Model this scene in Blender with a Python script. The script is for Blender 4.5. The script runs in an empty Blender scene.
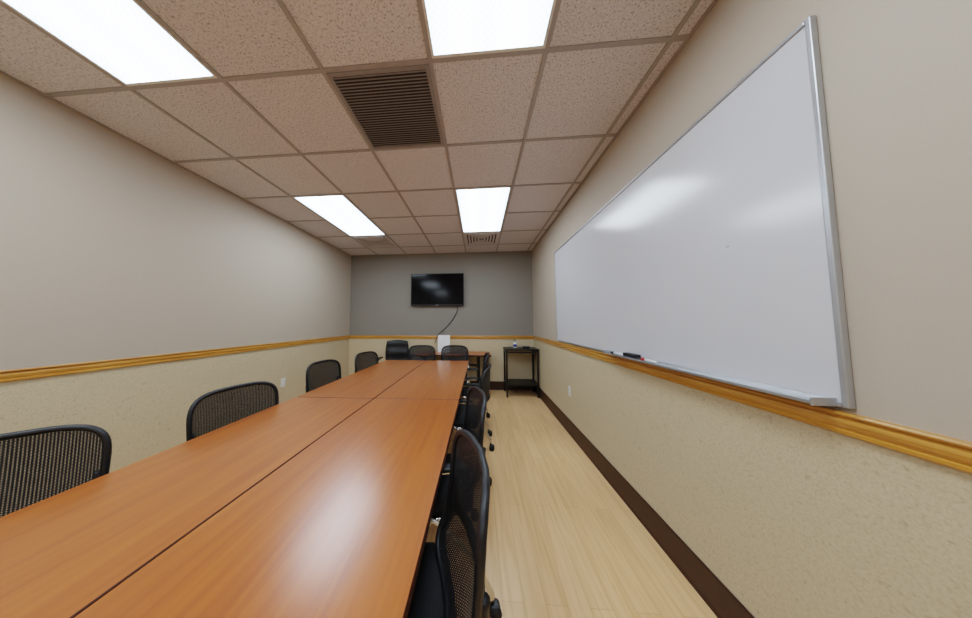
import bpy, bmesh, math, random
from mathutils import Vector, Matrix
random.seed(3)
S = bpy.context.scene
COL = bpy.context.collection
H = 1.308            # camera height
XR, XL, D, YB = 1.057, -2.664, 4.689, -2.75
ZC = 2.717
T = .6096; GX = .360; GY = 1.169
ZR = 1.047

# ------------------------------------------------------------ materials
def nmat(name):
    m = bpy.data.materials.new(name); m.use_nodes = True
    nt = m.node_tree; b = nt.nodes['Principled BSDF']
    return m, nt, b
def N(nt, t, **kw):
    n = nt.nodes.new(t)
    for k, v in kw.items(): setattr(n, k, v)
    return n
def simple(name, col, rough=.5, metal=0, coat=0, noise=0, nscale=40, bump=0, spec=.5):
    m, nt, b = nmat(name)
    b.inputs['Base Color'].default_value = (*col, 1)
    b.inputs['Roughness'].default_value = rough
    b.inputs['Metallic'].default_value = metal
    b.inputs['Coat Weight'].default_value = coat
    b.inputs['Specular IOR Level'].default_value = spec
    tc = N(nt, 'ShaderNodeTexCoord')
    nz = N(nt, 'ShaderNodeTexNoise'); nz.inputs['Scale'].default_value = nscale; nz.inputs['Detail'].default_value = 3
    nt.links.new(tc.outputs['Object'], nz.inputs['Vector'])
    cr = N(nt, 'ShaderNodeValToRGB')
    cr.color_ramp.elements[0].position = .3; cr.color_ramp.elements[1].position = .7
    k = noise
    cr.color_ramp.elements[0].color = (*[c*(1-k) for c in col], 1)
    cr.color_ramp.elements[1].color = (*[min(1, c*(1+k)) for c in col], 1)
    nt.links.new(nz.outputs['Fac'], cr.inputs['Fac'])
    nt.links.new(cr.outputs['Color'], b.inputs['Base Color'])
    if bump:
        bp = N(nt, 'ShaderNodeBump'); bp.inputs['Strength'].default_value = bump; bp.inputs['Distance'].default_value = .002
        nt.links.new(nz.outputs['Fac'], bp.inputs['Height']); nt.links.new(bp.outputs['Normal'], b.inputs['Normal'])
    return m
def mapping(nt, scale, src='Position'):
    if src == 'Position':
        g = N(nt, 'ShaderNodeNewGeometry'); o = g.outputs['Position']
    else:
        g = N(nt, 'ShaderNodeTexCoord'); o = g.outputs['Object']
    mp = N(nt, 'ShaderNodeMapping'); mp.inputs['Scale'].default_value = scale
    nt.links.new(o, mp.inputs['Vector'])
    return mp.outputs['Vector'], o
def ramp(nt, fac, stops):
    cr = N(nt, 'ShaderNodeValToRGB')
    el = cr.color_ramp.elements
    el[0].position, el[0].color = stops[0][0], (*stops[0][1], 1)
    el[1].position, el[1].color = stops[-1][0], (*stops[-1][1], 1)
    for p, c in stops[1:-1]:
        e = el.new(p); e.color = (*c, 1)
    nt.links.new(fac, cr.inputs['Fac'])
    return cr.outputs['Color']

def wall_mat(name, paint):
    m, nt, b = nmat(name)
    v, pos = mapping(nt, (1, 1, 1))
    sx = N(nt, 'ShaderNodeSeparateXYZ'); nt.links.new(pos, sx.inputs[0])
    lt = N(nt, 'ShaderNodeMath', operation='LESS_THAN'); lt.inputs[1].default_value = ZR - .03
    nt.links.new(sx.outputs['Z'], lt.inputs[0])
    # paint
    n1 = N(nt, 'ShaderNodeTexNoise'); n1.inputs['Scale'].default_value = 160; nt.links.new(v, n1.inputs['Vector'])
    c1 = ramp(nt, n1.outputs['Fac'], [(.3, [c*.985 for c in paint]), (.7, [c*1.015 for c in paint])])
    # wallpaper: mottled, small flecks
    mus = N(nt, 'ShaderNodeTexNoise'); mus.inputs['Scale'].default_value = 135; mus.inputs['Detail'].default_value = 5; mus.inputs['Roughness'].default_value = .75
    nt.links.new(v, mus.inputs['Vector'])
    c2 = ramp(nt, mus.outputs['Fac'], [(.32, (.46, .36, .225)), (.45, (.57, .465, .305)), (.58, (.61, .505, .34)), (.72, (.65, .545, .375))])
    vo = N(nt, 'ShaderNodeTexNoise'); vo.inputs['Scale'].default_value = 46; vo.inputs['Detail'].default_value = 2
    nt.links.new(v, vo.inputs['Vector'])
    fl = ramp(nt, vo.outputs['Fac'], [(.27, (.85, .82, .78)), (.37, (1, 1, 1)), (1, (1, 1, 1))])
    mm = N(nt, 'ShaderNodeMix', data_type='RGBA', blend_type='MULTIPLY'); mm.inputs[0].default_value = 1
    nt.links.new(c2, mm.inputs[6]); nt.links.new(fl, mm.inputs[7])
    mx = N(nt, 'ShaderNodeMix', data_type='RGBA')
    nt.links.new(lt.outputs[0], mx.inputs[0]); nt.links.new(c1, mx.inputs[6]); nt.links.new(mm.outputs[2], mx.inputs[7])
    nt.links.new(mx.outputs[2], b.inputs['Base Color'])
    b.inputs['Roughness'].default_value = .6
    b.inputs['Specular IOR Level'].default_value = .35
    bp = N(nt, 'ShaderNodeBump'); bp.inputs['Distance'].default_value = .001
    ms = N(nt, 'ShaderNodeMath', operation='MULTIPLY'); nt.links.new(lt.outputs[0], ms.inputs[0]); ms.inputs[1].default_value = .3
    nt.links.new(ms.outputs[0], bp.inputs['Strength']); nt.links.new(mus.outputs['Fac'], bp.inputs['Height'])
    nt.links.new(bp.outputs['Normal'], b.inputs['Normal'])
    return m
M_wall = wall_mat('paint_greige_wallpaper', (.48, .41, .328))
M_wallfar = wall_mat('paint_grey_wallpaper', (.25, .228, .198))

def ceiling_mat():
    m, nt, b = nmat('acoustic_tile')
    v, pos = mapping(nt, (1, 1, 1))
    n = N(nt, 'ShaderNodeTexNoise'); n.inputs['Scale'].default_value = 110; n.inputs['Detail'].default_value = 3; n.inputs['Roughness'].default_value = .6
    nt.links.new(v, n.inputs['Vector'])
    c = ramp(nt, n.outputs['Fac'], [(.34, (.34, .315, .32)), (.43, (.665, .64, .66)), (.6, (.75, .725, .75)), (.72, (.81, .785, .81))])
    n2 = N(nt, 'ShaderNodeTexVoronoi'); n2.inputs['Scale'].default_value = 80
    nt.links.new(v, n2.inputs['Vector'])
    c2 = ramp(nt, n2.outputs['Distance'], [(.10, (.58, .55, .54)), (.2, (1, 1, 1)), (1, (1, 1, 1))])
    # per tile tone
    mp = N(nt, 'ShaderNodeMapping'); mp.inputs['Location'].default_value = (-GX/T+50, -GY/T+50, 0); mp.inputs['Scale'].default_value = (1/T, 1/T, 0)
    nt.links.new(pos, mp.inputs['Vector'])
    fl = N(nt, 'ShaderNodeVectorMath', operation='FLOOR'); nt.links.new(mp.outputs[0], fl.inputs[0])
    wn = N(nt, 'ShaderNodeTexWhiteNoise'); nt.links.new(fl.outputs[0], wn.inputs['Vector'])
    c3 = ramp(nt, wn.outputs['Value'], [(0, (.93, .93, .93)), (1, (1, 1, 1))])
    a = N(nt, 'ShaderNodeMix', data_type='RGBA', blend_type='MULTIPLY'); a.inputs[0].default_value = 1
    nt.links.new(c, a.inputs[6]); nt.links.new(c2, a.inputs[7])
    a2 = N(nt, 'ShaderNodeMix', data_type='RGBA', blend_type='MULTIPLY'); a2.inputs[0].default_value = 1
    nt.links.new(a.outputs[2], a2.inputs[6]); nt.links.new(c3, a2.inputs[7])
    nt.links.new(a2.outputs[2], b.inputs['Base Color'])
    b.inputs['Roughness'].default_value = .9
    bp = N(nt, 'ShaderNodeBump'); bp.inputs['Distance'].default_value = .0015; bp.inputs['Strength'].default_value = .4
    nt.links.new(n.outputs['Fac'], bp.inputs['Height']); nt.links.new(bp.outputs['Normal'], b.inputs['Normal'])
    return m
M_ceil = ceiling_mat()

def floor_mat():
    m, nt, b = nmat('maple_plank_floor')
    g = N(nt, 'ShaderNodeNewGeometry')
    mp = N(nt, 'ShaderNodeMapping'); mp.inputs['Rotation'].default_value = (0, 0, math.radians(90))
    nt.links.new(g.outputs['Position'], mp.inputs['Vector'])
    br = N(nt, 'ShaderNodeTexBrick'); br.inputs['Scale'].default_value = 1
    br.inputs['Brick Width'].default_value = 1.2; br.inputs['Row Height'].default_value = .1
    br.inputs['Mortar Size'].default_value = .0012; br.inputs['Mortar Smooth'].default_value = .3
    br.inputs['Color1'].default_value = (.80, .50, .25, 1); br.inputs['Color2'].default_value = (.86, .56, .295, 1)
    br.inputs['Mortar'].default_value = (.62, .37, .17, 1)
    nt.links.new(mp.outputs[0], br.inputs['Vector'])
    mp2 = N(nt, 'ShaderNodeMapping'); mp2.inputs['Scale'].default_value = (40, 2.2, 1)
    nt.links.new(g.outputs['Position'], mp2.inputs['Vector'])
    n = N(nt, 'ShaderNodeTexNoise'); n.inputs['Scale'].default_value = 1; n.inputs['Detail'].default_value = 5; n.inputs['Distortion'].default_value = .6
    nt.links.new(mp2.outputs[0], n.inputs['Vector'])
    c = ramp(nt, n.outputs['Fac'], [(.3, (.88, .81, .73)), (.6, (1, 1, 1)), (1, (1.0, 1.0, 1.0))])
    a = N(nt, 'ShaderNodeMix', data_type='RGBA', blend_type='MULTIPLY'); a.inputs[0].default_value = 1
    nt.links.new(br.outputs['Color'], a.inputs[6]); nt.links.new(c, a.inputs[7])
    nt.links.new(a.outputs[2], b.inputs['Base Color'])
    b.inputs['Roughness'].default_value = .33
    return m
M_floor = floor_mat()

def wood_mat(name, c0, c1, c2, scale=(28, 1.6, 28), rough=.3, coat=.3, crough=.22, spec=.5):
    m, nt, b = nmat(name)
    v, pos = mapping(nt, scale)
    n = N(nt, 'ShaderNodeTexNoise'); n.inputs['Scale'].default_value = 1; n.inputs['Detail'].default_value = 6; n.inputs['Distortion'].default_value = .8
    nt.links.new(v, n.inputs['Vector'])
    c = ramp(nt, n.outputs['Fac'], [(.28, c0), (.5, c1), (.75, c2)])
    nt.links.new(c, b.inputs['Base Color'])
    b.inputs['Roughness'].default_value = rough; b.inputs['Specular IOR Level'].default_value = spec
    b.inputs['Coat Weight'].default_value = coat; b.inputs['Coat Roughness'].default_value = crough
    return m
M_table = wood_mat('cherry_laminate', (.325, .074, .007), (.40, .101, .0095), (.46, .127, .014), rough=.32, coat=1, crough=.235)
M_tableX = wood_mat('cherry_laminate_cross', (.325, .074, .007), (.40, .101, .0095), (.46, .127, .014), scale=(1.6, 28, 28), rough=.36, coat=.2)
M_edge = simple('table_edge_banding', (.075, .022, .010), .4, noise=.1)
M_rail = wood_mat('oak_chair_rail', (.46, .19, .030), (.58, .27, .048), (.68, .355, .075), scale=(3, 3, 60), rough=.3, coat=.5)
M_base = simple('brown_vinyl_base', (.042, .016, .008), .45, noise=.12, nscale=20)
M_grid = simple('ceiling_grid_paint', (.37, .345, .335), .5, noise=.03)
M_chrome = simple('chrome', (.75, .75, .76), .18, metal=1, noise=.02)
M_alu = simple('satin_aluminium', (.48, .49, .51), .32, metal=.6, noise=.03)
M_blk = simple('black_plastic', (.009, .009, .011), .42, noise=.2)
M_fab = simple('black_fabric', (.012, .012, .014), .85, noise=.35, nscale=300, bump=.4)
M_leather = simple('black_leather', (.008, .008, .010), .45, noise=.2, nscale=60, bump=.3)
M_rub = simple('dark_rubber', (.014, .014, .016), .7, noise=.1)
M_blkmetal = simple('black_powdercoat', (.009, .008, .008), .4, noise=.15)
M_white = simple('white_plastic', (.78, .77, .74), .4, noise=.02)
M_paper = simple('paper', (.85, .85, .84), .7, noise=.01)
M_ink = simple('printed_ink', (.12, .13, .15), .7, noise=.1)
M_wb = simple('whiteboard_surface', (.63, .625, .65), .18, noise=.006, nscale=5, spec=.75)
M_vent = simple('grille_enamel', (.27, .255, .25), .5, noise=.05)
M_ventdark = simple('grille_dark', (.07, .065, .063), .8, noise=.1)
M_diff = simple('diffuser_enamel', (.6, .57, .56), .45, noise=.03)
M_screen = simple('tv_screen_glass', (.003, .003, .004), .12, noise=.1, spec=.2)
M_red = simple('red_plastic', (.5, .03, .02), .4, noise=.05)
M_blue = simple('blue_plastic', (.02, .06, .35), .4, noise=.05)

def mesh_mat():
    m, nt, b = nmat('woven_mesh')
    b.inputs['Base Color'].default_value = (.016, .016, .018, 1); b.inputs['Roughness'].default_value = .55
    tc = N(nt, 'ShaderNodeTexCoord')
    sx = N(nt, 'ShaderNodeSeparateXYZ'); nt.links.new(tc.outputs['Object'], sx.inputs[0])
    outs = []
    for ax, per in (('X', .008), ('Z', .0055)):
        mu = N(nt, 'ShaderNodeMath', operation='MULTIPLY'); mu.inputs[1].default_value = 2*math.pi/per
        nt.links.new(sx.outputs[ax], mu.inputs[0])
        si = N(nt, 'ShaderNodeMath', operation='SINE'); nt.links.new(mu.outputs[0], si.inputs[0])
        gt = N(nt, 'ShaderNodeMath', operation='GREATER_THAN'); gt.inputs[1].default_value = .55 if ax == 'Z' else .35
        nt.links.new(si.outputs[0], gt.inputs[0]); outs.append(gt.outputs[0])
    hole = N(nt, 'ShaderNodeMath', operation='MULTIPLY'); nt.links.new(outs[0], hole.inputs[0]); nt.links.new(outs[1], hole.inputs[1])
    tr = N(nt, 'ShaderNodeBsdfTransparent')
    mx = N(nt, 'ShaderNodeMixShader'); nt.links.new(hole.outputs[0], mx.inputs[0])
    nt.links.new(b.outputs[0], mx.inputs[1]); nt.links.new(tr.outputs[0], mx.inputs[2])
    nt.links.new(mx.outputs[0], nt.nodes['Material Output'].inputs['Surface'])
    return m
M_mesh = mesh_mat()

LIGHT = 12.5
def lens_mat():
    m, nt, b = nmat('light_lens')
    v, pos = mapping(nt, (1, 1, 1))
    sx = N(nt, 'ShaderNodeSeparateXYZ')
    tc = N(nt, 'ShaderNodeTexCoord'); nt.links.new(tc.outputs['Object'], sx.inputs[0])
    ab = N(nt, 'ShaderNodeMath', operation='ABSOLUTE'); nt.links.new(sx.outputs['X'], ab.inputs[0])
    c = ramp(nt, ab.outputs[0], [(0.0, (.60, .77, .90)), (.13, (1, 1, 1)), (.28, (.44, .61, .75))])
    ck = N(nt, 'ShaderNodeTexChecker'); ck.inputs['Scale'].default_value = 60; nt.links.new(v, ck.inputs['Vector'])
    ck.inputs['Color1'].default_value = (1, 1, 1, 1); ck.inputs['Color2'].default_value = (.7, .79, .88, 1)
    a = N(nt, 'ShaderNodeMix', data_type='RGBA', blend_type='MULTIPLY'); a.inputs[0].default_value = 1
    nt.links.new(c, a.inputs[6]); nt.links.new(ck.outputs['Color'], a.inputs[7])
    e = N(nt, 'ShaderNodeEmission'); e.inputs['Strength'].default_value = LIGHT
    nt.links.new(a.outputs[2], e.inputs['Color'])
    nt.links.new(e.outputs[0], nt.nodes['Material Output'].inputs['Surface'])
    return m
M_lens = lens_mat()

# ------------------------------------------------------------ mesh builder
class B:
    def __init__(s): s.v = []; s.f = []; s.m = []; s.sm = []; s.mats = []
    def mi(s, mat):
        if mat not in s.mats: s.mats.append(mat)
        return s.mats.index(mat)
    def add(s, vs, fs, mat, smooth=False):
        o = len(s.v); s.v += [tuple(v) for v in vs]; i = s.mi(mat)
        for f in fs: s.f.append(tuple(o+k for k in f)); s.m.append(i); s.sm.append(smooth)
    def box(s, lo, hi, mat, bev=0, seg=2, rot=None):
        bm = bmesh.new(); bmesh.ops.create_cube(bm, size=1)
        c = [(a+b)/2 for a, b in zip(lo, hi)]; d = [abs(b-a) for a, b in zip(lo, hi)]
        for v in bm.verts: v.co = Vector((v.co.x*d[0], v.co.y*d[1], v.co.z*d[2]))
        if bev: bmesh.ops.bevel(bm, geom=bm.edges[:], offset=min(bev, min(d)*.49), segments=seg, affect='EDGES', profile=.5)
        if rot:
            for v in bm.verts: v.co = rot @ v.co
        for v in bm.verts: v.co += Vector(c)
        bm.verts.index_update()
        s.add([v.co[:] for v in bm.verts], [[v.index for v in f.verts] for f in bm.faces], mat, False); bm.free()
    def tube(s, pts, r, mat, n=10, smooth_path=True, closed=False, sub=6):
        P = [Vector(p) for p in pts]
        if smooth_path and len(P) > 2:
            Q = []; L = len(P); rng = L if closed else L-1
            for i in range(rng):
                p1, p2 = P[i], P[(i+1) % L]
                p0 = P[(i-1) % L] if closed or i > 0 else p1*2-p2
                p3 = P[(i+2) % L] if closed or i < L-2 else p2*2-p1
                for k in range(sub):
                    t = k/sub
                    Q.append(.5*((2*p1)+(p2-p0)*t+(2*p0-5*p1+4*p2-p3)*t*t+(3*p1-p0-3*p2+p3)*t**3))
            if not closed: Q.append(P[-1])
            P = Q
        L = len(P); vs = []; up = None
        rr = r if callable(r) else (lambda t: r)
        for i, p in enumerate(P):
            a = P[(i-1) % L] if closed or i > 0 else p; b_ = P[(i+1) % L] if closed or i < L-1 else p
            t = (b_-a).normalized()
            if up is None: up = t.orthogonal().normalized()
            up = (up - t*up.dot(t)).normalized(); w = t.cross(up)
            q = rr(i/(L-1)); 
            if not isinstance(q, tuple): q = (q, q)
            for k in range(n):
                an = 2*math.pi*k/n
                vs.append(p+up*math.cos(an)*q[0]+w*math.sin(an)*q[1])
        fs = []
        for i in range(L if closed else L-1):
            for k in range(n):
                j = (i+1) % L
                fs.append((i*n+k, i*n+(k+1) % n, j*n+(k+1) % n, j*n+k))
        if not closed:
            fs.append(tuple(range(n))[::-1]); fs.append(tuple((L-1)*n+k for k in range(n)))
        s.add(vs, fs, mat, True)
    def cyl(s, a, b_, r, mat, n=20, r2=None):
        r2 = r if r2 is None else r2
        s.tube([a, b_], lambda t: r+(r2-r)*t, mat, n, smooth_path=False)
    def lathe(s, prof, c, mat, n=24):
        vs = []; L = len(prof)
        for r, z in prof:
            for k in range(n):
                an = 2*math.pi*k/n; vs.append((c[0]+r*math.cos(an), c[1]+r*math.sin(an), c[2]+z))
        fs = [(i*n+k, i*n+(k+1) % n, (i+1)*n+(k+1) % n, (i+1)*n+k) for i in range(L-1) for k in range(n)]
        fs.append(tuple(range(n))[::-1]); fs.append(tuple((L-1)*n+k for k in range(n)))
        s.add(vs, fs, mat, True)
    def prism(s, prof, a, b_, outdir, mat, smooth=False):
        n = len(prof); vs = []
        for p in (a, b_):
            for o, z in prof: vs.append((p[0]+outdir[0]*o, p[1]+outdir[1]*o, z))
        fs = [(k, (k+1) % n, n+(k+1) % n, n+k) for k in range(n)] + [tuple(range(n))[::-1], tuple(range(n, 2*n))]
        s.add(vs, fs, mat, smooth)
    def mesh(s, name):
        me = bpy.data.meshes.new(name); me.from_pydata(s.v, [], s.f)
        for m in s.mats: me.materials.append(m)
        me.polygons.foreach_set('material_index', s.m); me.polygons.foreach_set('use_smooth', s.sm); me.update()
        bm = bmesh.new(); bm.from_mesh(me); bmesh.ops.recalc_face_normals(bm, faces=bm.faces[:]); bm.to_mesh(me); bm.free()
        return me
    def obj(s, name, loc=(0, 0, 0), rz=0, parent=None):
        return place(s.mesh(name), name, loc, rz, parent)
def place(me, name, loc=(0, 0, 0), rz=0, parent=None):
    o = bpy.data.objects.new(name, me); COL.objects.link(o); o.location = loc; o.rotation_euler = (0, 0, math.radians(rz))
    if parent: o.parent = parent
    return o

# ------------------------------------------------------------ room shell
W = .1
def shell(name, lo, hi, mat):
    b = B(); b.box(lo, hi, mat); return b.obj(name)
shell('floor', (XL-W, YB-W, -.1), (XR+W, D+W, 0), M_floor)
shell('wall_left', (XL-W, YB-W, 0), (XL, D+W, ZC+.1), M_wall)
shell('wall_right', (XR, YB-W, 0), (XR+W, D+W, ZC+.1), M_wall)
shell('wall_far', (XL, D, 0), (XR, D+W, ZC+.1), M_wallfar)
shell('wall_back', (XL, YB-W, 0), (XR, YB, ZC+.1), M_wall)
shell('ceiling', (XL, YB, ZC), (XR, D, ZC+.1), M_ceil)

def along_walls(profile, name, mat):
    for side, a, b_, o in (('left', (XL, YB), (XL, D), (1, 0)), ('right', (XR, YB), (XR, D), (-1, 0)),
                           ('far', (XL, D), (XR, D), (0, -1)), ('back', (XL, YB), (XR, YB), (0, 1))):
        bb = B(); bb.prism(profile, a, b_, o, mat); bb.obj(name % side)
rb = ZR-.066
rail = [(0, rb), (.010, rb), (.014, rb+.004), (.014, rb+.012), (.010, rb+.015), (.010, rb+.020), (.016, rb+.026), (.019, rb+.036), (.017, rb+.046),
        (.013, rb+.050), (.013, rb+.053), (.022, rb+.056), (.024, rb+.061), (.022, rb+.066), (0, rb+.066)]
along_walls(rail, 'trim_chair_rail_%s', M_rail)
basep = [(0, 0), (.014, 0), (.011, .012), (.009, .02), (.009, .158), (.006, .163), (0, .163)]
along_walls(basep, 'baseboard_%s', M_base)
along_walls([(0, ZC-.004), (.02, ZC-.004), (.02, ZC), (0, ZC)], 'trim_ceiling_angle_%s', M_grid)

# T-bar grid (cross tees skip the 2x4 light openings)
LIGHTS = [(-4, -2), (-1, -2), (-4, 2), (-1, 2), (-4, -6), (-1, -6)]
g = B(); hw = .0115; dz = .007
for k in range(-6, 3):
    x = GX+T*k
    if XL+.03 < x < XR-.03: g.box((x-hw, YB, ZC-dz), (x+hw, D, ZC), M_grid)
for j in range(-8, 8):
    y = GY+T*j
    if not (YB+.03 < y < D-.03): continue
    for c in range(-6, 3):
        xa, xb = max(XL, GX+T*c), min(XR, GX+T*(c+1))
        if xb-xa < .03 or any(c == lc and j == lr+1 for lc, lr in LIGHTS): continue
        g.box((xa, y-hw, ZC-dz+.0005), (xb, y+hw, ZC), M_grid)
g.obj('trim_ceiling_grid')

# light panels
def light_panel(col, row):
    x0, x1 = GX+T*col+hw, GX+T*(col+1)-hw; y0, y1 = GY+T*row+hw, GY+T*(row+2)-hw
    cx, cy = (x0+x1)/2, (y0+y1)/2; w, l = (x1-x0)/2, (y1-y0)/2
    b = B(); fr = .014; zb = -.006
    b.box((-w, -l, zb), (-w+fr, l, 0), M_white); b.box((w-fr, -l, zb), (w, l, 0), M_white)
    b.box((-w+fr, -l, zb), (w-fr, -l+fr, 0), M_white); b.box((-w+fr, l-fr, zb), (w-fr, l, 0), M_white)
    b.box((-w+fr, -l+fr, -.003), (w-fr, l-fr, 0), M_lens)
    b.obj('ceiling_light_panel', (cx, cy, ZC))
for c_, r_ in LIGHTS: light_panel(c_, r_)

# return air grille
b = B(); x0, y0 = GX-2*T+hw, GY+hw; w = T-2*hw
b.box((0, 0, -.010), (w, .022, 0), M_vent); b.box((0, w-.022, -.010), (w, w, 0), M_vent)
b.box((0, .022, -.010), (.022, w-.022, 0), M_vent); b.box((w-.022, .022, -.010), (w, w-.022, 0), M_vent)
b.box((.022, .022, -.001), (w-.022, w-.022, 0), M_ventdark)
n = 28
R = Matrix.Rotation(math.radians(22), 3, 'X')
for k in range(n):
    y = .022+(w-.044)*(k+.5)/n
    b.box((.022, y-.0068, -.0078), (w-.022, y+.0068, -.0066), M_vent, rot=R)
b.obj('return_air_grille', (x0, y0, ZC-.002))
# supply diffusers
def diffuser(col, row):
    b = B(); w = T/2-hw
    b.box((-w, -w, -.004), (w, w, 0), M_diff)
    for i in range(5):
        r = w*(.86-.17*i); t = w*.05; z0, z1 = -.014+.001*i, -.004
        for sx_, sy_ in ((1, 0), (-1, 0), (0, 1), (0, -1)):
            if sx_: b.box((sx_*r-t, -r-t, z0), (sx_*r+t, r+t, z1), M_diff)
            else: b.box((-r+t, sy_*r-t, z0), (r-t, sy_*r+t, z1), M_diff)
        r2 = r-w*.085
        if r2 > .02:
            for sx_, sy_ in ((1, 0), (-1, 0), (0, 1), (0, -1)):
                if sx_: b.box((sx_*r2-t*.7, -r2-t*.7, -.006), (sx_*r2+t*.7, r2+t*.7, -.003), M_ventdark)
                else: b.box((-r2+t*.7, sy_*r2-t*.7, -.006), (r2-t*.7, sy_*r2+t*.7, -.003), M_ventdark)
    b.obj('supply_air_diffuser', (GX+T*(col+.5), GY+T*(row+.5), ZC))
diffuser(-4, 4); diffuser(-1, 4)

# ------------------------------------------------------------ tables
def table(name, x0, x1, y0, y1, mat, across=False):
    b = B(); zt = .74; th = .03
    L = (x1-x0, y1-y0); cx, cy = (x0+x1)/2, (y0+y1)/2; hx, hy = L[0]/2-.0025, L[1]/2-.0025
    def rr(hx, hy, r, n=5):
        out = []
        for qx, qy, a0 in ((1, 1, 0), (-1, 1, 90), (-1, -1, 180), (1, -1, 270)):
            for k in range(n+1):
                a = math.radians(a0+90*k/n); out.append((qx*(hx-r)+r*math.cos(a)*1, qy*(hy-r)+r*math.sin(a)))
        return out
    rings = [(rr(hx-.003, hy-.003, .012), zt-th), (rr(hx, hy, .014), zt-th+.003), (rr(hx, hy, .014), zt-.003), (rr(hx-.0025, hy-.0025, .012), zt)]
    n = len(rings[0][0]); vs = [(p[0], p[1], z) for rg, z in rings for p in rg]
    fs = [(i*n+k, i*n+(k+1) % n, (i+1)*n+(k+1) % n, (i+1)*n+k) for i in range(3) for k in range(n)]
    b.add(vs, fs+[tuple(range(n))[::-1]], M_edge)
    b.add([(p[0], p[1], zt) for p in rings[3][0]], [tuple(range(n))], mat)
    if across:
        ends = [(-hx+.22, 0), (hx-.22, 0)]
    else:
        ends = [(0, -hy+.09), (0, hy-.09)]
    for ex, ey in ends:
        b.box((ex-.03, ey-.03, .06), (ex+.03, ey+.03, zt-th), M_blkmetal, .008)
        if across:
            b.box((ex-.03, -hy+.06, .028), (ex+.03, hy-.06, .065), M_blkmetal, .01); b.box((ex-.03, -hy+.05, zt-th-.03), (ex+.03, hy-.05, zt-th), M_blkmetal, .004)
            for q in (-hy+.09, hy-.09): b.cyl((ex, q, 0), (ex, q, .03), .02, M_rub)
        else:
            b.box((-hx+.06, ey-.03, .028), (hx-.06, ey+.03, .065), M_blkmetal, .01); b.box((-hx+.05, ey-.03, zt-th-.03), (hx-.05, ey+.03, zt-th), M_blkmetal, .004)
            for q in (-hx+.09, hx-.09): b.cyl((q, ey, 0), (q, ey, .03), .02, M_rub)
    if across: b.box((ends[0][0], -.02, .5), (ends[1][0], .02, .54), M_blkmetal, .004)
    else: b.box((-.02, ends[0][1], .5), (.02, ends[1][1], .54), M_blkmetal, .004)
    return b.obj(name, (cx, cy, 0))
table('training_table', -.79, -.146, -.01, 1.759, M_table)
table('training_table', -1.41, -.79, -.01, 1.745, M_table)
table('training_table', -.79, -.146, 1.759, 3.524, M_table)
table('training_table', -1.41, -.79, 1.745, 3.524, M_table)
table('training_table', -1.24, .21, 4.13, 4.655, M_tableX, True)

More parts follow.
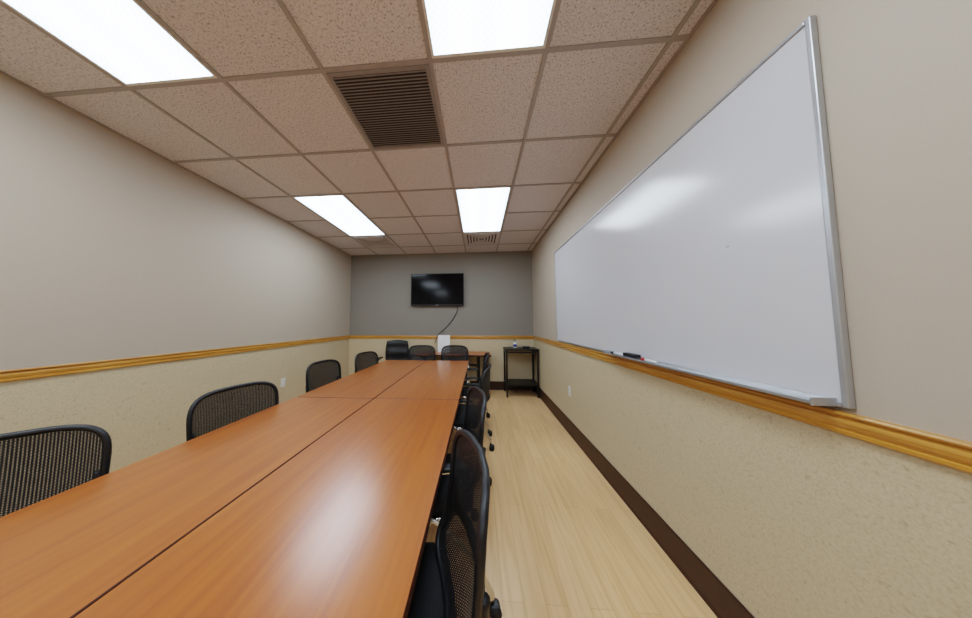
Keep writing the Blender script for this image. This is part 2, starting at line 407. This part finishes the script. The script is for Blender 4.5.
# ------------------------------------------------------------ mesh chair
def back_pt(u, v):
    hwid = .228*(1+.03*v)
    x = u*hwid
    z = .680+.21*v+.008*v*(1-u*u)
    y = -.262-.045*(v+1)/2 + .055*u*u + .012*v*v + .11*max(0, -v-.25)**2
    return Vector((x, y, z))
def outline(t, e=.42):
    c, s_ = math.cos(t), math.sin(t)
    return (math.copysign(abs(c)**e, c), math.copysign(abs(s_)**e, s_))
def make_chair():
    b = B(); NT = 56; NR = 9
    vs = [back_pt(0, 0)]; fs = []
    for r in range(1, NR+1):
        for k in range(NT):
            u, v = outline(2*math.pi*k/NT); q = r/NR
            vs.append(back_pt(u*q, v*q))
    for k in range(NT): fs.append((0, 1+k, 1+(k+1) % NT))
    for r in range(NR-1):
        for k in range(NT):
            a = 1+r*NT; fs.append((a+k, a+NT+k, a+NT+(k+1) % NT, a+(k+1) % NT))
    b.add(vs, fs, M_mesh, True)
    b.tube([back_pt(*outline(2*math.pi*k/NT)) for k in range(NT)], (lambda t: .0115), M_blk, 8, smooth_path=False, closed=True)
    b.tube([back_pt(u, -.35)+Vector((0, -.006, 0)) for u in (-.97, -.5, 0, .5, .97)], (lambda t: (.004, .016)), M_blk, 8)
    for s_ in (-1, 1):
        b.tube([back_pt(s_*.93, .1)+Vector((0, -.012, 0)), back_pt(s_*.91, -.35)+Vector((0, -.014, 0)), back_pt(s_*.90, -.8)+Vector((0, -.014, 0)), (s_*.208, -.185, .435), (s_*.212, -.12, .42), (s_*.215, .02, .42)], .013, M_blk, 8)
    NX, NY = 14, 14
    def se(i, j):
        u = -1+2*i/NX; v = -1+2*j/NY
        x = u*.235*math.sqrt(max(0, 1-.18*v*v)); y = v*.225*math.sqrt(max(0, 1-.14*u*u))+.01
        ed = max(abs(u), abs(v)); k = (1-ed**6)
        zt_ = .452+.028*k - .02*max(0, v-.5)**2*4 - .010*(1-u*u)*(1-v*v)
        return x, y, zt_
    vs = []; 
    for i in range(NX+1):
        for j in range(NY+1):
            x, y, z = se(i, j); vs.append((x, y, z))
    off = len(vs)
    for i in range(NX+1):
        for j in range(NY+1):
            x, y, z = se(i, j); vs.append((x*.96, y*.96, .425))
    idx = lambda i, j: i*(NY+1)+j
    fs = []
    for i in range(NX):
        for j in range(NY):
            fs.append((idx(i, j), idx(i+1, j), idx(i+1, j+1), idx(i, j+1)))
            fs.append(tuple(off+q for q in (idx(i, j), idx(i, j+1), idx(i+1, j+1), idx(i+1, j))))
    bd = [(i, 0) for i in range(NX)]+[(NX, j) for j in range(NY)]+[(i, NY) for i in range(NX, 0, -1)]+[(0, j) for j in range(NY, 0, -1)]
    for k in range(len(bd)):
        a, c = idx(*bd[k]), idx(*bd[(k+1) % len(bd)]); fs.append((a, c, off+c, off+a))
    b.add(vs, fs, M_fab, True)
    b.box((-.19, -.17, .405), (.19, .17, .428), M_blk, .008)
    for s_ in (-1, 1):
        b.tube([(s_*.262, -.275, .075), (s_*.262, -.262, .12), (s_*.258, -.16, .28), (s_*.25, -.02, .415), (s_*.25, .08, .43), (s_*.255, .13, .50), (s_*.262, .12, .60), (s_*.265, .06, .632), (s_*.265, -.10, .640)], .0125, M_chrome, 10)
        b.tube([(s_*.262, .235, .075), (s_*.262, .225, .12), (s_*.256, .14, .27), (s_*.248, .02, .40), (s_*.235, -.06, .417)], .0125, M_chrome, 10)
        b.box((s_*.265-.024, -.16, .642), (s_*.265+.024, .09, .662), M_blk, .009, 3)
        for y in (-.275, .235):
            b.cyl((s_*.262, y, .05), (s_*.262, y, .085), .009, M_blk, 10)
            for q in (-1, 1): b.cyl((s_*.262+q*.006, y-.012, .027), (s_*.262+q*.022, y-.012, .027), .027, M_rub, 18)
            b.box((s_*.262-.02, y-.034, .03), (s_*.262+.02, y+.012, .056), M_blk, .01)
    for y, z in ((-.03, .41), (.07, .41)): b.cyl((-.25, y, z), (.25, y, z), .011, M_chrome, 10)
    return b.mesh('mesh_back_chair')
me_chair = make_chair()
chairs = [  # x, y, rot  (local +Y is the facing direction)
    (-1.49, .575, -125), (-1.28, 1.36, -102), (-1.375, 2.36, -96), (-1.28, 3.08, -101),
    (-.285, .71, 103), (-.27, 1.34, 101), (-.19, 2.28, 84), (-.17, 3.08, 90),
    (-1.00, 3.86, 180), (-.43, 3.87, 178)]
for x, y, r in chairs: place(me_chair, 'mesh_back_chair', (x, y, 0), r)

# ------------------------------------------------------------ padded executive chair
b = B()
def pad(b, fn, mat, nu=14, nv=14):
    vs = [fn(-1+2*i/nu, -1+2*j/nv, 1) for i in range(nu+1) for j in range(nv+1)]
    o = len(vs); vs += [fn(-1+2*i/nu, -1+2*j/nv, -1) for i in range(nu+1) for j in range(nv+1)]
    ix = lambda i, j: i*(nv+1)+j; fs = []
    for i in range(nu):
        for j in range(nv):
            fs.append((ix(i, j), ix(i+1, j), ix(i+1, j+1), ix(i, j+1))); fs.append((o+ix(i, j), o+ix(i, j+1), o+ix(i+1, j+1), o+ix(i+1, j)))
    bd = [(i, 0) for i in range(nu)]+[(nu, j) for j in range(nv)]+[(i, nv) for i in range(nu, 0, -1)]+[(0, j) for j in range(nv, 0, -1)]
    for k in range(len(bd)):
        a, c = ix(*bd[k]), ix(*bd[(k+1) % len(bd)]); fs.append((a, c, o+c, o+a))
    b.add(vs, fs, mat, True)
def backf(u, v, s_):
    x = .225*u*math.sqrt(1-.22*v*v); z = .73+.235*v*math.sqrt(1-.15*u*u); k = (1-max(abs(u), abs(v))**4)
    return (x, -.21-.03*(v+1)/2+.03*u*u+s_*(.01+.028*k)+.012*math.cos(v*7)*k*(s_ > 0), z)
def seatf(u, v, s_):
    x = .25*u*math.sqrt(1-.18*v*v); y = .24*v*math.sqrt(1-.18*u*u); k = (1-max(abs(u), abs(v))**4)
    return (x, y, .46+s_*(.02+.022*k))
pad(b, backf, M_leather); pad(b, seatf, M_leather)
b.cyl((0, 0, .12), (0, 0, .42), .028, M_blk); b.box((-.11, -.13, .40), (.11, .13, .425), M_blk, .01)
b.tube([(0, -.10, .41), (0, -.23, .43), (0, -.27, .55), (0, -.255, .68)], (lambda t: (.03, .012)), M_blk, 8)
for s_ in (-1, 1):
    b.tube([(s_*.20, .05, .43), (s_*.28, .06, .45), (s_*.285, .05, .60), (s_*.28, -.02, .635)], .014, M_blk, 8)
    b.box((s_*.28-.03, -.14, .63), (s_*.28+.03, .12, .66), M_blk, .012, 3)
for k in range(5):
    a = 2*math.pi*k/5+.3; c, s_ = math.cos(a), math.sin(a)
    b.tube([(c*.02, s_*.02, .12), (c*.15, s_*.15, .11), (c*.26, s_*.26, .075)], (lambda t: (.022-.008*t, .014)), M_blk, 8)
    b.cyl((c*.26-s_*.02, s_*.26+c*.02, .028), (c*.26+s_*.02, s_*.26-c*.02, .028), .028, M_rub, 16)
    b.cyl((c*.26, s_*.26, .04), (c*.26, s_*.26, .08), .009, M_blk, 8)
b.obj('padded_office_chair', (-1.57, 4.30, 0), 184)

# ------------------------------------------------------------ whiteboard
y0, y1, z0, z1 = .762, 3.26, 1.060, 2.262
b = B(); X = XR
b.box((X-.013, y0+.006, z0+.006), (X-.002, y1-.006, z1-.006), M_wb)
fw = .014
for lo, hi in (((X-.020, y0, z0), (X-.001, y0+fw, z1)), ((X-.020, y1-fw, z0), (X-.001, y1, z1)),
               ((X-.020, y0+fw, z1-fw), (X-.001, y1-fw, z1)), ((X-.020, y0+fw, z0), (X-.001, y1-fw, z0+fw))):
    b.box(lo, hi, M_alu, .003)
# marker tray
ty0, ty1 = .79, 1.95
tray = [(.016, z0+.002), (.075, z0+.002), (.082, z0+.006), (.082, z0+.014), (.077, z0+.014), (.074, z0+.008), (.026, z0+.008), (.020, z0+.02), (.016, z0+.02)]
b.prism([(o, z) for o, z in tray], (X, ty0), (X, ty1), (-1, 0), M_alu)
for yy in (ty0-.004, ty1): b.box((X-.084, yy, z0), (X-.016, yy+.004, z0+.024), M_alu, .001)
b.box((X-.0136, 1.05, 1.62), (X-.013, 1.063, 1.623), M_ink)
b.obj('whiteboard')
e = B(); e.box((-.022, -.06, 0), (.022, .06, .022), M_blk, .005); e.box((-.021, -.059, -.008), (.021, .059, 0), simple('felt', (.12, .12, .13), .9, noise=.2))
e.obj('whiteboard_eraser', (X-.05, 1.66, z0+.0165))
def marker(name, x, y, rz, capm):
    m = B(); m.tube([(0, -.065, 0), (0, .035, 0)], .008, M_white, 12, False); m.tube([(0, .035, 0), (0, .07, 0)], .0088, capm, 12, False); m.obj(name, (x, y, z0+.0172), rz)
marker('dry_erase_marker', X-.05, 1.82, 4, M_blk)
marker('dry_erase_marker', X-.048, 1.50, -3, M_red)

# ------------------------------------------------------------ television
b = B(); w2, h2 = .535, .325
b.box((-w2, -.028, -h2), (w2, .008, h2), M_blk, .006)
b.box((-w2+.014, -.0295, -h2+.028), (w2-.014, -.027, h2-.014), M_screen)
b.box((-.35, .006, -.2), (.35, .030, .2), M_blk, .01)
b.box((-.2, .028, -.12), (.2, .040, .12), M_blkmetal, .003)
b.box((-.03, -.0305, -h2+.009), (.03, -.029, -h2+.017), M_alu)
b.obj('television', (-.825, D-.043, 1.963))
b = B()
b.tube([(-.42, D-.022, 1.635), (-.42, D-.012, 1.60), (-.45, D-.010, 1.49), (-.53, D-.010, 1.35), (-.66, D-.010, 1.20), (-.76, D-.024, 1.11), (-.82, D-.031, 1.045), (-.86, D-.03, .95), (-.88, D-.012, .90)], .006, M_blk, 8)
b.obj('power_cord')

# outlets
def outlet(x, y, z, rz):
    b = B(); b.box((-.036, -.006, -.058), (.036, 0, .058), M_white, .003)
    for q in (-1, 1):
        b.box((-.017, -.008, q*.026-.015), (.017, -.005, q*.026+.015), M_white, .004)
        for s_ in (-1, 1): b.box((s_*.007-.0015, -.0085, q*.026-.004), (s_*.007+.0015, -.0078, q*.026+.006), M_rub)
    b.obj('wall_outlet', (x, y, z), rz)
outlet(XL, 3.06, .50, 90); outlet(XR, 2.9, .50, -90)

# ------------------------------------------------------------ black side table, bottle, sign
b = B(); x0, x1, y0, y1 = .47, 1.035, 4.23, 4.64; zt = .835; t = .03
for x in (x0, x1-t):
    for y in (y0, y1-t): b.box((x, y, 0), (x+t, y+t, zt-.02), M_blkmetal, .002)
b.box((x0-.008, y0-.008, zt-.024), (x1+.008, y1+.008, zt), M_blkmetal, .004)
for z in (.20, zt-.07):
    b.box((x0+t, y0+.002, z), (x1-t, y0+t-.002, z+.026), M_blkmetal); b.box((x0+t, y1-t+.002, z), (x1-t, y1-.002, z+.026), M_blkmetal)
    b.box((x0+.002, y0+t, z), (x0+t-.002, y1-t, z+.026), M_blkmetal); b.box((x1-t+.002, y0+t, z), (x1-.002, y1-t, z+.026), M_blkmetal)
b.box((x0+t-.005, y0+t-.005, .202), (x1-t+.005, y1-t+.005, .222), M_blkmetal, .002)
b.obj('black_side_table')
b = B(); b.lathe([(.028, 0), (.031, .004), (.031, .085), (.026, .10), (.012, .112), (.012, .118)], (0, 0, 0), M_white)
b.lathe([(.0135, .118), (.0135, .132), (.005, .134), (.005, .155)], (0, 0, 0), M_blk, 16); b.tube([(0, 0, .155), (-.012, 0, .158), (-.032, 0, .150)], .005, M_blk, 8)
b.lathe([(.0314, .025), (.0314, .07)], (0, 0, 0), M_blue)
b.obj('hand_sanitizer_bottle', (.66, 4.42, .835))
b = B(); b.box((-.06, -.04, 0), (.06, .04, .035), M_blk, .006); b.box((-.04, -.03, .035), (.04, .03, .04), M_alu, .002)
b.obj('speakerphone', (.86, 4.42, .835))
b = B(); R = Matrix.Rotation(math.radians(-8), 3, 'X')
b.box((-.115, -.002, .01), (.115, .002, .325), M_paper, .0005, rot=R)
b.box((-.12, -.045, 0), (.12, .045, .006), M_white, .002)
b.obj('sign_holder', (-.67, 4.5, .74))

# ------------------------------------------------------------ world / camera / view
w = bpy.data.worlds.new('world'); S.world = w; w.use_nodes = True
w.node_tree.nodes['Background'].inputs[0].default_value = (.5, .5, .5, 1); w.node_tree.nodes['Background'].inputs[1].default_value = .3
cam = bpy.data.cameras.new('camera'); co = bpy.data.objects.new('camera', cam); COL.objects.link(co)
cam.sensor_width = 36; cam.sensor_fit = 'HORIZONTAL'; cam.lens = 235.43*36/972
cam.shift_x = (486-460.37)/972; cam.shift_y = -.8/972; cam.clip_start = .02
co.matrix_world = Matrix.Translation((0, 0, H)) @ Matrix.Rotation(.078, 4, 'Z') @ Matrix.Rotation(math.pi/2+.060, 4, 'X') @ Matrix.Rotation(-.003, 4, 'Z')
S.camera = co
S.view_settings.view_transform = 'Filmic'
S.view_settings.look = 'Medium High Contrast'
S.view_settings.exposure = .2
